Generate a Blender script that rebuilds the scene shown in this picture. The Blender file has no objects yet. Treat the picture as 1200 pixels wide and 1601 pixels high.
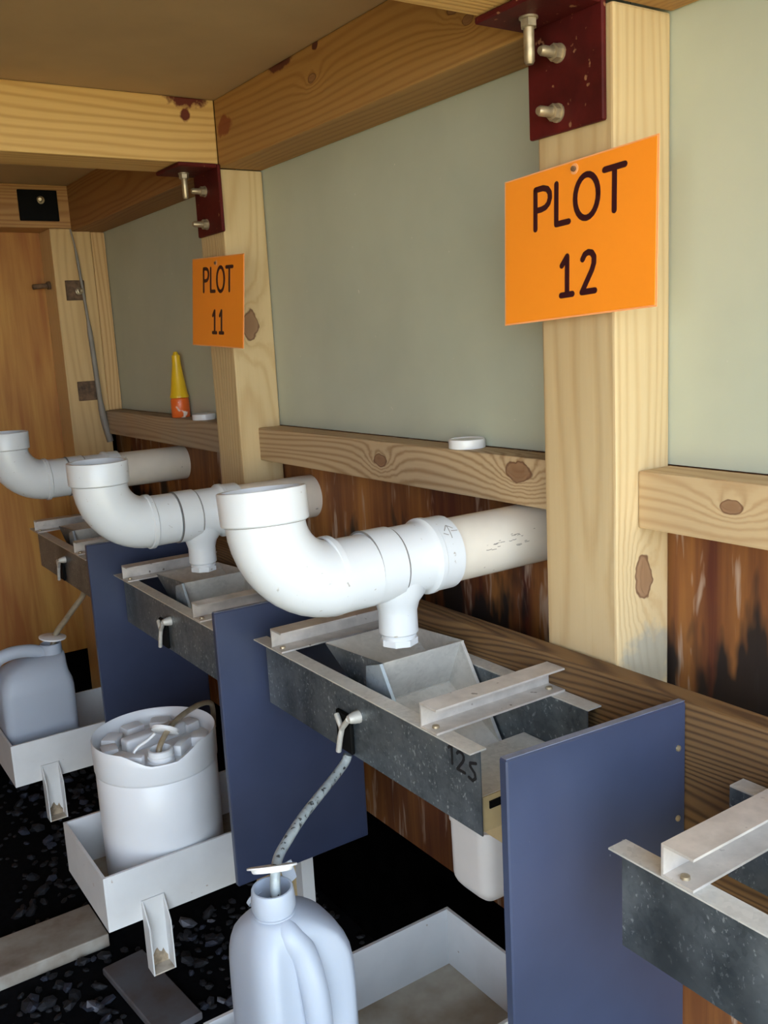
import bpy, bmesh, math, random
from mathutils import Vector, Matrix

# ------------------------------------------------------------------ camera, world, sun, exposure
SC = bpy.context.scene
COL = SC.collection
H = 1.55                      # camera height above the gravel; all z below are relative to the camera
PI = math.pi

cam_d = bpy.data.cameras.new('camera')
cam = bpy.data.objects.new('camera', cam_d)
COL.objects.link(cam)
RX = Vector((0.82642428, -0.56057508, -0.05271139))
DN = Vector((-0.14714769, -0.12466592, -0.98122677))
FW = Vector((0.54347996, 0.81866598, -0.18551427))
m = Matrix.Identity(4)
for i in range(3):
    m[i][0], m[i][1], m[i][2] = RX[i], -DN[i], -FW[i]
m[2][3] = H
cam.matrix_world = m
cam_d.sensor_fit = 'HORIZONTAL'
cam_d.sensor_width = 36.0
cam_d.lens = 1452.14 / 1200 * 36
cam_d.clip_start = 0.02
SC.camera = cam

SC.view_settings.view_transform = 'Standard'
SC.view_settings.look = 'None'
SC.view_settings.gamma = 1.0
SC.view_settings.use_curve_mapping = False
SC.view_settings.exposure = 1.25

W = bpy.data.worlds.new('sky')
SC.world = W
W.use_nodes = True
wn, wl = W.node_tree.nodes, W.node_tree.links
wn.clear()
w_out = wn.new('ShaderNodeOutputWorld')
w_bg = wn.new('ShaderNodeBackground')
w_bg.inputs['Strength'].default_value = 3.2
w_tc = wn.new('ShaderNodeTexCoord')
w_sep = wn.new('ShaderNodeSeparateXYZ')
w_rmp = wn.new('ShaderNodeValToRGB')
w_rmp.color_ramp.elements[0].position = 0.0
w_rmp.color_ramp.elements[0].color = (0.80, 0.90, 1.0, 1)
w_rmp.color_ramp.elements[1].position = 0.8
w_rmp.color_ramp.elements[1].color = (0.48, 0.70, 1.0, 1)
wl.new(w_tc.outputs['Generated'], w_sep.inputs[0])
wl.new(w_sep.outputs['Z'], w_rmp.inputs['Fac'])
wl.new(w_rmp.outputs['Color'], w_bg.inputs['Color'])
wl.new(w_bg.outputs[0], w_out.inputs[0])

sun_d = bpy.data.lights.new('sun', 'SUN')
sun_d.energy = 13.0
sun_d.angle = math.radians(1.0)
sun_d.color = (1.0, 0.89, 0.66)
sun = bpy.data.objects.new('sun', sun_d)
COL.objects.link(sun)
# high sun behind the shed: it lights the yard in front of the open side, never the inside
sun.rotation_euler = (Vector((-0.45, -0.62, -0.80))).to_track_quat('-Z', 'Y').to_euler()
sun.location = (4, 6, 9)

# ------------------------------------------------------------------ mesh helpers
WLOC = {}                     # world location of every object, for parenting


class MB:
    def __init__(s):
        s.v, s.f = [], []

    def add(s, vs, fs):
        b = len(s.v)
        s.v += [Vector(v) for v in vs]
        s.f += [[b + i for i in f] for f in fs]
        return s

    def box(s, x0, x1, y0, y1, z0, z1):
        return s.add([(x, y, z) for x in (x0, x1) for y in (y0, y1) for z in (z0, z1)],
                     [(0, 1, 3, 2), (4, 6, 7, 5), (0, 4, 5, 1), (2, 3, 7, 6), (0, 2, 6, 4), (1, 5, 7, 3)])

    def obox(s, c, ux, uy, uz, hx, hy, hz):
        c, ux, uy, uz = Vector(c), Vector(ux).normalized(), Vector(uy).normalized(), Vector(uz).normalized()
        return s.add([c + ux * hx * a + uy * hy * b + uz * hz * d for a in (-1, 1) for b in (-1, 1) for d in (-1, 1)],
                     [(0, 1, 3, 2), (4, 6, 7, 5), (0, 4, 5, 1), (2, 3, 7, 6), (0, 2, 6, 4), (1, 5, 7, 3)])

    def prism(s, pts, off):
        n = len(pts); off = Vector(off)
        a = [Vector(p) for p in pts]
        return s.add(a + [p + off for p in a],
                     [list(range(n))[::-1], list(range(n, 2 * n))] +
                     [(i, (i + 1) % n, n + (i + 1) % n, n + i) for i in range(n)])

    def lathe(s, o, axis, prof, n=32, cap0=True, cap1=True, close=False):
        o, w = Vector(o), Vector(axis).normalized()
        u = w.orthogonal().normalized(); t = w.cross(u)
        vs, fs = [], []
        for (h, r) in prof:
            vs += [o + w * h + (u * math.cos(2 * PI * k / n) + t * math.sin(2 * PI * k / n)) * r for k in range(n)]
        K = len(prof)
        rng = range(K if close else K - 1)
        for j in rng:
            j2 = (j + 1) % K
            for k in range(n):
                k2 = (k + 1) % n
                fs.append((j * n + k, j * n + k2, j2 * n + k2, j2 * n + k))
        if not close:
            if cap0: fs.append(tuple(range(n))[::-1])
            if cap1: fs.append(tuple(range((K - 1) * n, K * n)))
        return s.add(vs, fs)

    def tube(s, pts, r, n=12, cap=True, flat=None):
        pts = [Vector(p) for p in pts]
        rs = r if isinstance(r, (list, tuple)) else [r] * len(pts)
        vs, fs = [], []
        prev = None
        for i, p in enumerate(pts):
            d = (pts[min(i + 1, len(pts) - 1)] - pts[max(i - 1, 0)]).normalized()
            if prev is None:
                u = d.orthogonal().normalized()
            else:
                u = (prev - d * prev.dot(d)).normalized()
            prev = u
            t = d.cross(u)
            vs += [p + (u * math.cos(2 * PI * k / n) + t * math.sin(2 * PI * k / n)) * rs[i] for k in range(n)]
        for i in range(len(pts) - 1):
            for k in range(n):
                k2 = (k + 1) % n
                fs.append((i * n + k, i * n + k2, (i + 1) * n + k2, (i + 1) * n + k))
        if cap:
            fs.append(tuple(range(n))[::-1])
            fs.append(tuple(range((len(pts) - 1) * n, len(pts) * n)))
        return s.add(vs, fs)

    def loft(s, rings, cap0=True, cap1=True):
        n = len(rings[0]); vs, fs = [], []
        for r in rings: vs += [Vector(p) for p in r]
        for j in range(len(rings) - 1):
            for k in range(n):
                k2 = (k + 1) % n
                fs.append((j * n + k, j * n + k2, (j + 1) * n + k2, (j + 1) * n + k))
        if cap0: fs.append(tuple(range(n))[::-1])
        if cap1: fs.append(tuple(range((len(rings) - 1) * n, len(rings) * n)))
        return s.add(vs, fs)

    def build(s, name, mat, parent=None, origin=None, bevel=0.0, seg=1, smooth=None, mods=None):
        if parent is not None:
            org = WLOC[parent.name]
        elif origin is not None:
            org = Vector(origin)
        else:
            lo = [min(v[i] for v in s.v) for i in range(3)]; hi = [max(v[i] for v in s.v) for i in range(3)]
            org = Vector(((lo[0] + hi[0]) / 2, (lo[1] + hi[1]) / 2, lo[2]))
        bm = bmesh.new()
        vv = [bm.verts.new(v - org) for v in s.v]
        for f in s.f:
            try: bm.faces.new([vv[i] for i in f])
            except ValueError: pass
        bmesh.ops.recalc_face_normals(bm, faces=bm.faces[:])
        if bevel > 0:
            bmesh.ops.bevel(bm, geom=[e for e in bm.edges if len(e.link_faces) == 2 and e.calc_face_angle(0) > 0.5],
                            offset=bevel, segments=seg, affect='EDGES', profile=0.6, clamp_overlap=True)
        me = bpy.data.meshes.new(name)
        bm.to_mesh(me); bm.free()
        me.materials.append(mat)
        if smooth:
            for p in me.polygons: p.use_smooth = True
            me.set_sharp_from_angle(angle=math.radians(smooth))
        o = bpy.data.objects.new(name, me)
        COL.objects.link(o)
        if parent is not None:
            o.parent = parent
            WLOC[o.name] = org
        else:
            o.location = org + Vector((0, 0, H))
            WLOC[o.name] = org
        for md in mods or ():
            k = o.modifiers.new(md[0], md[1])
            for a, b in md[2].items(): setattr(k, a, b)
        return o


def tag(o, label=None, cat=None, group=None, kind=None):
    if label: o['label'] = label
    if cat: o['category'] = cat
    if group: o['group'] = group
    if kind: o['kind'] = kind
    return o


def thing(name, loc, label, cat, group=None):
    o = bpy.data.objects.new(name, None)
    o.empty_display_size = 0.05
    COL.objects.link(o)
    o.location = Vector(loc) + Vector((0, 0, H))
    WLOC[o.name] = Vector(loc)
    return tag(o, label, cat, group)


def copy_tree(o, parent=None, delta=None, label=None):
    c = o.copy(); COL.objects.link(c)
    if parent is not None: c.parent = parent
    if delta is not None:
        c.location = o.location + Vector(delta)
        WLOC[c.name] = WLOC[o.name] + Vector(delta)
    if label: c['label'] = label
    for ch in list(o.children): copy_tree(ch, c)
    return c


def smoothpath(pts, k=8):
    pts = [Vector(p) for p in pts]
    out = []
    P = [pts[0] * 2 - pts[1]] + pts + [pts[-1] * 2 - pts[-2]]
    for i in range(1, len(P) - 2):
        a, b, c, d = P[i - 1], P[i], P[i + 1], P[i + 2]
        for j in range(k):
            t = j / k
            out.append(0.5 * ((2 * b) + (c - a) * t + (2 * a - 5 * b + 4 * c - d) * t * t + (3 * b - a - 3 * c + d) * t ** 3))
    out.append(pts[-1])
    return out


# ------------------------------------------------------------------ materials
class NT:
    """tiny node-tree writer"""
    def __init__(s, name):
        s.m = bpy.data.materials.new(name); s.m.use_nodes = True
        s.n, s.l = s.m.node_tree.nodes, s.m.node_tree.links
        s.bsdf = s.n['Principled BSDF']
        s.out = s.n['Material Output']

    def put(s, node, sock, val):
        if val is None: return
        i = node.inputs[sock]
        if hasattr(val, 'is_output') or isinstance(val, bpy.types.NodeSocket): s.l.new(val, i)
        else: i.default_value = val

    def math(s, op, a, b=None, c=None, clamp=False):
        k = s.n.new('ShaderNodeMath'); k.operation = op; k.use_clamp = clamp
        s.put(k, 0, a); s.put(k, 1, b)
        if c is not None: s.put(k, 2, c)
        return k.outputs[0]

    def mix(s, fac, a, b, mode='MIX'):
        k = s.n.new('ShaderNodeMix'); k.data_type = 'RGBA'; k.blend_type = mode
        s.put(k, 0, fac); s.put(k, 6, a); s.put(k, 7, b)
        return k.outputs[2]

    def ramp(s, fac, stops):
        k = s.n.new('ShaderNodeValToRGB')
        e = k.color_ramp.elements
        while len(e) < len(stops): e.new(0.5)
        for i, (p, c) in enumerate(stops):
            e[i].position = p
            e[i].color = c if len(c) == 4 else (*c, 1)
        s.put(k, 0, fac)
        return k.outputs[0]

    def noise(s, vec, scale, detail=3, rough=0.55, dist=0.0):
        k = s.n.new('ShaderNodeTexNoise')
        s.put(k, 'Vector', vec); k.inputs['Scale'].default_value = scale
        k.inputs['Detail'].default_value = detail; k.inputs['Roughness'].default_value = rough
        k.inputs['Distortion'].default_value = dist
        return k.outputs['Fac']

    def coords(s, rnd=True):
        tc = s.n.new('ShaderNodeTexCoord').outputs['Object']
        if not rnd: return tc, tc
        oi = s.n.new('ShaderNodeObjectInfo').outputs['Random']
        k = s.n.new('ShaderNodeVectorMath'); k.operation = 'MULTIPLY_ADD'
        cb = s.n.new('ShaderNodeCombineXYZ')
        for i in range(3): s.l.new(oi, cb.inputs[i])
        s.l.new(cb.outputs[0], k.inputs[0]); k.inputs[1].default_value = (7.3, 5.1, 9.7); s.l.new(tc, k.inputs[2])
        return tc, k.outputs[0]

    def scalev(s, vec, sc):
        k = s.n.new('ShaderNodeVectorMath'); k.operation = 'MULTIPLY'
        s.l.new(vec, k.inputs[0]); k.inputs[1].default_value = sc
        return k.outputs[0]

    def sep(s, vec):
        k = s.n.new('ShaderNodeSeparateXYZ'); s.l.new(vec, k.inputs[0]); return k.outputs

    def bump(s, h, strength=0.3, dist=0.002):
        k = s.n.new('ShaderNodeBump'); k.inputs['Strength'].default_value = strength
        k.inputs['Distance'].default_value = dist
        s.put(k, 'Height', h); s.l.new(k.outputs[0], s.bsdf.inputs['Normal'])

    def base(s, col, rough=0.5, metal=0.0, spec=None):
        s.put(s.bsdf, 'Base Color', col if not isinstance(col, tuple) else ((*col, 1) if len(col) == 3 else col))
        s.put(s.bsdf, 'Roughness', rough); s.put(s.bsdf, 'Metallic', metal)
        if spec is not None: s.bsdf.inputs['Specular IOR Level'].default_value = spec
        return s.m


def wood(name, axis, light, dark, knots=(), freq=95.0, contrast=0.6, grey=None, stains=(), rough=0.7, pith=(0.11, -0.07), bumpy=0.25, wob=0.085):
    """sawn lumber: growth rings around a pith line off the board, stretched along `axis`; knots = (x,y,z,r) in local coordinates"""
    t = NT(name)
    tc, rc = t.coords()
    st = [14.0, 14.0, 14.0]; st[axis] = 1.6
    stf = [160.0, 160.0, 160.0]; stf[axis] = 5.0
    low = t.noise(t.scalev(rc, st), 0.5, 2, 0.5)
    fine = t.noise(t.scalev(rc, stf), 1.0, 3, 0.6)
    x = t.sep(tc)
    o = [i for i in range(3) if i != axis]
    du = t.math('ADD', x[o[0]], pith[0]); dv = t.math('ADD', x[o[1]], pith[1])
    r = t.math('SQRT', t.math('ADD', t.math('MULTIPLY', du, du), t.math('MULTIPLY', dv, dv)))
    ph = t.math('ADD', r, t.math('MULTIPLY', low, wob))
    km = None
    for (kx, ky, kz, kr) in knots:
        d = t.n.new('ShaderNodeVectorMath'); d.operation = 'SUBTRACT'
        t.l.new(tc, d.inputs[0]); d.inputs[1].default_value = (kx, ky, kz)
        sc = [1.0, 1.0, 1.0]; sc[axis] = 0.55
        ln = t.n.new('ShaderNodeVectorMath'); ln.operation = 'LENGTH'
        t.l.new(t.scalev(d.outputs[0], sc), ln.inputs[0])
        q = t.math('DIVIDE', ln.outputs['Value'], kr)
        q = t.math('ADD', q, t.math('MULTIPLY', t.math('SUBTRACT', t.noise(rc, 38.0, 2), 0.5), 0.9))
        fall = t.math('DIVIDE', 1.0, t.math('ADD', 1.0, t.math('MULTIPLY', t.math('MULTIPLY', q, q), 0.35)))
        ph = t.math('ADD', ph, t.math('MULTIPLY', fall, 0.055))
        mk = t.math('SUBTRACT', 1.0, t.math('SMOOTH_MIN', t.math('POWER', q, 3.0), 1.0, 0.1), clamp=True)
        km = mk if km is None else t.math('MAXIMUM', km, mk)
    s = t.math('MULTIPLY_ADD', t.math('SINE', t.math('MULTIPLY', ph, freq * 2 * PI)), 0.5, 0.5)
    s = t.math('POWER', s, 2.2)
    g = t.math('ADD', t.math('MULTIPLY', s, contrast), t.math('MULTIPLY', t.math('SUBTRACT', fine, 0.5), 0.5), clamp=True)
    col = t.mix(g, (*light, 1), (*dark, 1))
    blot = t.noise(t.scalev(rc, [v * 0.35 for v in st]), 1.0, 2)
    col = t.mix(t.ramp(blot, [(0.35, (0, 0, 0)), (0.75, (0.35, 0.35, 0.35))]), col, (*dark, 1))
    if grey:
        gm = t.noise(rc, 7.0, 3)
        col = t.mix(t.ramp(gm, [(0.40, (0, 0, 0)), (0.70, (0.75, 0.75, 0.75))]), col, (*grey, 1))
    if km is not None:
        kd = t.ramp(km, [(0.0, (0.10, 0.035, 0.012)), (0.35, (0.13, 0.05, 0.02)), (0.6, (0.30, 0.16, 0.08)), (1.0, (0.26, 0.13, 0.06))])
        kd = t.mix(t.math('MULTIPLY', fine, 0.5), kd, (0.12, 0.05, 0.02, 1))
        col = t.mix(t.ramp(km, [(0.0, (0, 0, 0)), (0.22, (0.9, 0.9, 0.9))]), col, kd)
    for (kx, ky, kz, kr, sx, sy, sz, c) in stains:
        d = t.n.new('ShaderNodeVectorMath'); d.operation = 'SUBTRACT'
        t.l.new(tc, d.inputs[0]); d.inputs[1].default_value = (kx, ky, kz)
        ln = t.n.new('ShaderNodeVectorMath'); ln.operation = 'LENGTH'
        t.l.new(t.scalev(d.outputs[0], (sx, sy, sz)), ln.inputs[0])
        q = t.math('ADD', t.math('DIVIDE', ln.outputs['Value'], kr), t.math('MULTIPLY', t.math('SUBTRACT', t.noise(rc, 45.0, 4), 0.5), 1.2))
        al = c[3] if len(c) > 3 else 1.0
        col = t.mix(t.ramp(q, [(0.55 if al < 1 else 0.75, (al, al, al)), (1.0, (0, 0, 0))]), col, (*c[:3], 1))
    t.base(col, rough)
    t.bump(t.math('SUBTRACT', t.math('MULTIPLY', fine, 0.6), s), bumpy, 0.0015)
    return t.m


def plywood(name, light, dark, streak=None, axis=2, black=None):
    t = NT(name)
    tc, rc = t.coords()
    st = [5.0, 5.0, 5.0]; st[axis] = 0.7
    sf = [38.0, 38.0, 38.0]; sf[axis] = 2.2
    a = t.noise(t.scalev(rc, st), 1.0, 3, 0.6, 1.2)
    b = t.noise(t.scalev(rc, sf), 1.0, 4, 0.6, 0.6)
    g = t.math('ADD', t.math('MULTIPLY', a, 0.75), t.math('MULTIPLY', b, 0.35))
    col = t.ramp(g, [(0.38, light), (0.52, tuple((p + q) / 2 for p, q in zip(light, dark))), (0.68, dark)])
    if streak:
        sv = [30.0, 30.0, 30.0]; sv[axis] = 4.5
        c = t.noise(t.scalev(rc, sv), 1.0, 3, 0.6, 0.4)
        col = t.mix(t.ramp(c, [(0.575, (0, 0, 0)), (0.66, (0.75, 0.75, 0.75))]), col, (*streak, 1))
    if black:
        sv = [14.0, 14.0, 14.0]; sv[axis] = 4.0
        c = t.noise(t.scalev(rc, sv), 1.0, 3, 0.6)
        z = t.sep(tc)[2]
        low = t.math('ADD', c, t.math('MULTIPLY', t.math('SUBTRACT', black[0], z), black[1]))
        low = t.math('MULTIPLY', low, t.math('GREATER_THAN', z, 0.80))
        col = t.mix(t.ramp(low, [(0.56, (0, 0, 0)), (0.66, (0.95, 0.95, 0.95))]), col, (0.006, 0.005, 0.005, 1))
    t.base(col, 0.65)
    t.bump(b, 0.25, 0.0015)
    return t.m


def plain(name, col, rough=0.5, metal=0.0, var=0.12, scale=18.0, spec=None, bump=0.0, dark=None, specks=None):
    t = NT(name)
    tc, rc = t.coords()
    n = t.noise(rc, scale, 4)
    d = dark or tuple(c * (1 - var * 2) for c in col)
    c = t.mix(t.ramp(n, [(0.35, (0, 0, 0)), (0.7, (1, 1, 1))]), (*col, 1), (*d, 1))
    if specks:
        k = t.noise(rc, specks[1], 2, 0.5)
        c = t.mix(t.ramp(k, [(specks[2], (0, 0, 0)), (specks[2] + 0.05, (1, 1, 1))]), c, (*specks[0], 1))
    t.base(c, rough, metal, spec)
    if bump: t.bump(t.noise(rc, scale * 5, 3), bump, 0.001)
    return t.m


def galvanized(name, col, col2, rough=0.42, metal=0.75, specks=True):
    t = NT(name)
    tc, rc = t.coords()
    v = t.n.new('ShaderNodeTexVoronoi'); v.inputs['Scale'].default_value = 150.0
    t.l.new(rc, v.inputs['Vector'])
    n = t.noise(rc, 11.0, 5, 0.65)
    c = t.mix(t.ramp(n, [(0.36, (0, 0, 0)), (0.64, (1, 1, 1))]), (*col, 1), (*col2, 1))
    c = t.mix(t.math('MULTIPLY', t.sep(v.outputs['Color'])[0], 0.40), c, (col2[0] * 1.15, col2[1] * 1.15, col2[2] * 1.15, 1))
    rg = t.math('MULTIPLY_ADD', n, 0.25, rough - 0.1)
    if specks:
        k = t.noise(t.scalev(rc, (1, 1.0, 0.7)), 170.0, 3, 0.6)
        big = t.noise(rc, 26.0, 2)
        mk = t.ramp(t.math('ADD', k, t.math('MULTIPLY', t.math('SUBTRACT', big, 0.5), 0.35)), [(0.62, (0, 0, 0)), (0.70, (1, 1, 1))])
        c = t.mix(t.math('MULTIPLY', mk, 0.75), c, (0.60, 0.66, 0.70, 1))
        dk = t.noise(rc, 5.0, 3)
        c = t.mix(t.ramp(dk, [(0.50, (0, 0, 0)), (0.72, (0.8, 0.8, 0.8))]), c, (0.035, 0.045, 0.055, 1))
    t.base(c, rg, metal)
    t.bump(n, 0.08, 0.001)
    return t.m


def plastic_translucent(name, col, tr=0.35):
    t = NT(name)
    tc, rc = t.coords()
    n = t.noise(rc, 14.0, 3)
    c = t.mix(n, (*col, 1), (col[0] * 0.93, col[1] * 0.94, col[2] * 0.97, 1))
    t.base(c, 0.38)
    tl = t.n.new('ShaderNodeBsdfTranslucent'); t.l.new(c, tl.inputs[0])
    mx = t.n.new('ShaderNodeMixShader'); mx.inputs[0].default_value = tr
    t.l.new(t.bsdf.outputs[0], mx.inputs[1]); t.l.new(tl.outputs[0], mx.inputs[2])
    t.l.new(mx.outputs[0], t.out.inputs[0])
    return t.m


M_PVC = plain('white_pvc', (0.62, 0.645, 0.67), 0.30, var=0.02, scale=9, specks=((0.36, 0.34, 0.31), 75.0, 0.715))
M_PVC_OLD = plain('aged_pvc_pipe', (0.70, 0.64, 0.55), 0.38, var=0.06, scale=8, specks=((0.30, 0.27, 0.24), 60.0, 0.72))
M_JUG = plastic_translucent('milky_plastic', (0.54, 0.59, 0.67))
M_PAIL = plain('white_pail_plastic', (0.70, 0.71, 0.73), 0.32, var=0.02, scale=10)
M_CAP = plain('white_cap_plastic', (0.82, 0.82, 0.82), 0.35, var=0.02)
M_TRAY = plain('cream_painted_steel', (0.66, 0.66, 0.655), 0.45, var=0.05, scale=12, specks=((0.28, 0.17, 0.09), 42.0, 0.745))
M_TRAY_IN = plain('dusty_tray_bottom', (0.42, 0.38, 0.31), 0.7, var=0.2, scale=8, dark=(0.20, 0.14, 0.08))
M_JOINT = plain('dirty_glue_joint', (0.20, 0.19, 0.18), 0.7, var=0.1)
M_PENCIL = plain('faded_pipe_print', (0.22, 0.20, 0.18), 0.7, var=0.1)
M_NAVY = plain('navy_painted_board', (0.040, 0.052, 0.100), 0.36, var=0.12, scale=6, specks=((0.35, 0.38, 0.45), 48.0, 0.77))
M_NAVY_EDGE = plain('pale_navy_edge', (0.16, 0.18, 0.25), 0.5, var=0.2, scale=40)  # paler mottled navy for the top edge of each panel
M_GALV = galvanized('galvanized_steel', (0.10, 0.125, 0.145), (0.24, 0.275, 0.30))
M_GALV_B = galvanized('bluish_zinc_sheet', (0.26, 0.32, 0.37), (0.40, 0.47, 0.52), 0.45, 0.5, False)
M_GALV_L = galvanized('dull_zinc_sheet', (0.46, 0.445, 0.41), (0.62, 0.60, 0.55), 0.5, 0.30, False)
M_ALU = plain('oxidized_aluminium', (0.66, 0.60, 0.54), 0.45, 0.35, var=0.15, scale=25, specks=((0.20, 0.16, 0.13), 55.0, 0.70))
M_PLATE = plain('red_oxide_steel', (0.095, 0.008, 0.007), 0.6, var=0.25, scale=14, spec=0.2, specks=((0.26, 0.12, 0.06), 70.0, 0.68), bump=0.2)
M_BLACK = plain('black_steel', (0.004, 0.004, 0.004), 0.6, var=0.2, spec=0.1)
M_BOLT = plain('zinc_bolt', (0.46, 0.37, 0.24), 0.38, 0.6, var=0.2, scale=60)
M_RUST = plain('rusty_washer', (0.16, 0.09, 0.045), 0.75, var=0.35, scale=60, bump=0.3)
M_ORANGE = plain('orange_laminated_paper', (1.0, 0.31, 0.022), 0.30, var=0.02, scale=5)
M_ORANGE_EDGE = plain('laminate_margin', (0.95, 0.42, 0.17), 0.25, var=0.02)
M_INK = plain('dark_print', (0.035, 0.004, 0.010), 0.4, var=0.0)
M_MARKER = plain('black_marker', (0.008, 0.008, 0.010), 0.5, var=0.0)
M_YELLOW = plain('yellow_plastic', (0.80, 0.50, 0.015), 0.35, var=0.04)
M_TUBEORANGE = plain('orange_bottle_plastic', (0.80, 0.14, 0.02), 0.35, var=0.05, specks=((0.85, 0.75, 0.65), 30.0, 0.62))
M_HOSE = plain('clouded_vinyl_tube', (0.36, 0.40, 0.41), 0.3, var=0.2, scale=60, specks=((0.03, 0.03, 0.03), 120.0, 0.60))
M_HOSE_B = plain('browned_vinyl_tube', (0.33, 0.26, 0.17), 0.3, var=0.2, scale=40)
M_GREEN = plain('grey_green_sheet', (0.47, 0.50, 0.395), 0.6, var=0.05, scale=4, specks=((0.66, 0.64, 0.55), 60.0, 0.755), bump=0.05)
M_CEIL = plain('dull_brown_ceiling_sheet', (0.44, 0.30, 0.165), 0.7, var=0.06, scale=5)
M_DARKWALL = plain('black_backing', (0.002, 0.002, 0.002), 1.0, var=0.3, spec=0.0)  # plain near-black backing, no specular reflection
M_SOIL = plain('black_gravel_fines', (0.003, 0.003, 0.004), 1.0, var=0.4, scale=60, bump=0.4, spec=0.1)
M_YARD = plain('pale_yard_gravel', (0.46, 0.38, 0.20), 0.9, var=0.15, scale=2)
M_STONE = [plain('stone_%s' % n, c, 0.75, var=0.25, scale=40, bump=0.3) for n, c in
           (('black', (0.004, 0.004, 0.007)), ('slate', (0.018, 0.021, 0.036)), ('pale', (0.13, 0.13, 0.15)))]
M_GREYBOARD = plain('weathered_grey_board', (0.34, 0.31, 0.26), 0.8, var=0.15, scale=10, dark=(0.18, 0.13, 0.09))
M_TUB = plain('cream_tub_plastic', (0.62, 0.59, 0.57), 0.4, var=0.03)
M_TAN = plain('yellowed_plastic', (0.50, 0.38, 0.20), 0.45, var=0.1)
M_BAND = plain('grey_band', (0.26, 0.23, 0.19), 0.6, var=0.1)

PINE_L, PINE_D = (0.66, 0.47, 0.235), (0.40, 0.215, 0.075)

# ------------------------------------------------------------------ structure
YN, YE = -0.45, 3.51          # near (open) end and far wall plane
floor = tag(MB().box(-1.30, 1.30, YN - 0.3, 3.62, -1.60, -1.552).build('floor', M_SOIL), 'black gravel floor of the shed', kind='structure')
tag(MB().box(-14, 9, -14, 12, -1.70, -1.605).build('ground', M_YARD), 'pale ground of the yard outside', kind='structure')
tag(MB().box(-1.34, 1.20, YN, 3.62, 0.5675, 0.59).build('ceiling', M_CEIL), kind='structure')
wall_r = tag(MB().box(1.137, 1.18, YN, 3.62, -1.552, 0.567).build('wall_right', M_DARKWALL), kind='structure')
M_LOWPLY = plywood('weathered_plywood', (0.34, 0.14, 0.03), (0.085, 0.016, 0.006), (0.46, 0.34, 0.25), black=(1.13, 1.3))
for y0, y1 in ((YN, 0.977), (0.98, 2.206), (2.209, 3.50)):
    MB().box(1.117, 1.137, y0, y1, -0.2098, 0.566).build('sheet_panel', M_GREEN, wall_r)
    MB().box(1.120, 1.137, y0, y1, -1.165, -0.212).build('plywood_sheet', M_LOWPLY, wall_r)
M_ENDPLY = plywood('orange_plywood', (0.56, 0.30, 0.065), (0.31, 0.105, 0.018))
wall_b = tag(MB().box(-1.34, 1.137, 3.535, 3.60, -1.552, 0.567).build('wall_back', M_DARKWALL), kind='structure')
for x0, x1 in ((-1.30, -0.09), (-0.087, 1.11)):
    MB().box(x0, x1, 3.512, 3.535, -1.12, 0.566).build('plywood_sheet', M_ENDPLY, wall_b)
tag(MB().box(-1.38, -1.34, 0.05, 3.62, -1.552, 0.567).build('wall_left', M_ENDPLY), kind='structure')


# ------------------------------------------------------------------ timber frame
def timber(name, b, axis, label, cat, light=PINE_L, dark=PINE_D, knots=(), group=None, bevel=0.004, **kw):
    o = ((b[0] + b[1]) / 2, (b[2] + b[3]) / 2, b[4])
    kn = [(k[0] - o[0], k[1] - o[1], k[2] - o[2], k[3]) for k in knots]
    stn = [(k[0] - o[0], k[1] - o[1], k[2] - o[2], *k[3:]) for k in kw.pop('stains', ())]
    mt = wood(name + '_pine_' + str(len(bpy.data.materials)), axis, light, dark, kn, stains=stn, **kw)
    return tag(MB().box(*b).build(name, mt, origin=o, bevel=bevel, seg=2), label, cat, group)


timber('timber_post', (1.0, 1.115, 0.9055, 1.0495, -1.552, 0.414), 2,
       'square pine post carrying the larger plot sign, in the right foreground', 'post',
       (0.57, 0.43, 0.235), (0.42, 0.265, 0.11), knots=((1.058, 0.905, -0.375, 0.020),), freq=70, contrast=0.42,
       pith=(0.16, 0.02), stains=((1.075, 0.905, -0.51, 0.075, 1, 1, 1.1, (0.27, 0.27, 0.23, 0.7)),))
timber('timber_post', (1.0, 1.115, 2.1397, 2.2780, -1.552, 0.414), 2,
       'square pine post carrying the smaller, more distant plot sign', 'post',
       (0.60, 0.45, 0.235), (0.42, 0.26, 0.10), knots=((1.052, 2.139, 0.045, 0.021),), freq=75, contrast=0.42, pith=(0.02, 0.13))
far_post = timber('timber_post', (0.925, 1.065, 3.37, 3.511, -1.552, 0.424), 2,
       'pine corner post with two rusty square washers, at the far plywood wall', 'post',
       (0.62, 0.42, 0.19), (0.42, 0.25, 0.09), freq=70, contrast=0.4)
timber('furring_strip', (1.066, 1.115, 3.372, 3.50, -0.211, 0.414), 2,
       'narrow pine strip standing between far corner post and green sheet', 'strip',
       (0.66, 0.44, 0.20), (0.42, 0.22, 0.07))
RL, RD = (0.52, 0.38, 0.22), (0.27, 0.15, 0.06)
timber('pine_rail', (1.046, 1.115, YN, 0.905, -0.296, -0.211), 1,
       'pine rail at right edge of picture, butting the foreground post', 'rail', (0.55, 0.40, 0.22), (0.36, 0.21, 0.09),
       knots=((1.05, 0.748, -0.245, 0.011),), freq=70, contrast=0.5, pith=(0.10, 0.03))
timber('pine_rail', (1.05, 1.115, 1.050, 2.139, -0.294, -0.211), 1,
       'knotty pine rail between the two plot sign posts, white cap on it', 'rail', RL, RD,
       knots=((1.05, 1.586, -0.251, 0.014), (1.05, 1.165, -0.236, 0.019)), freq=95, contrast=0.7, pith=(0.10, 0.03))
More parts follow.
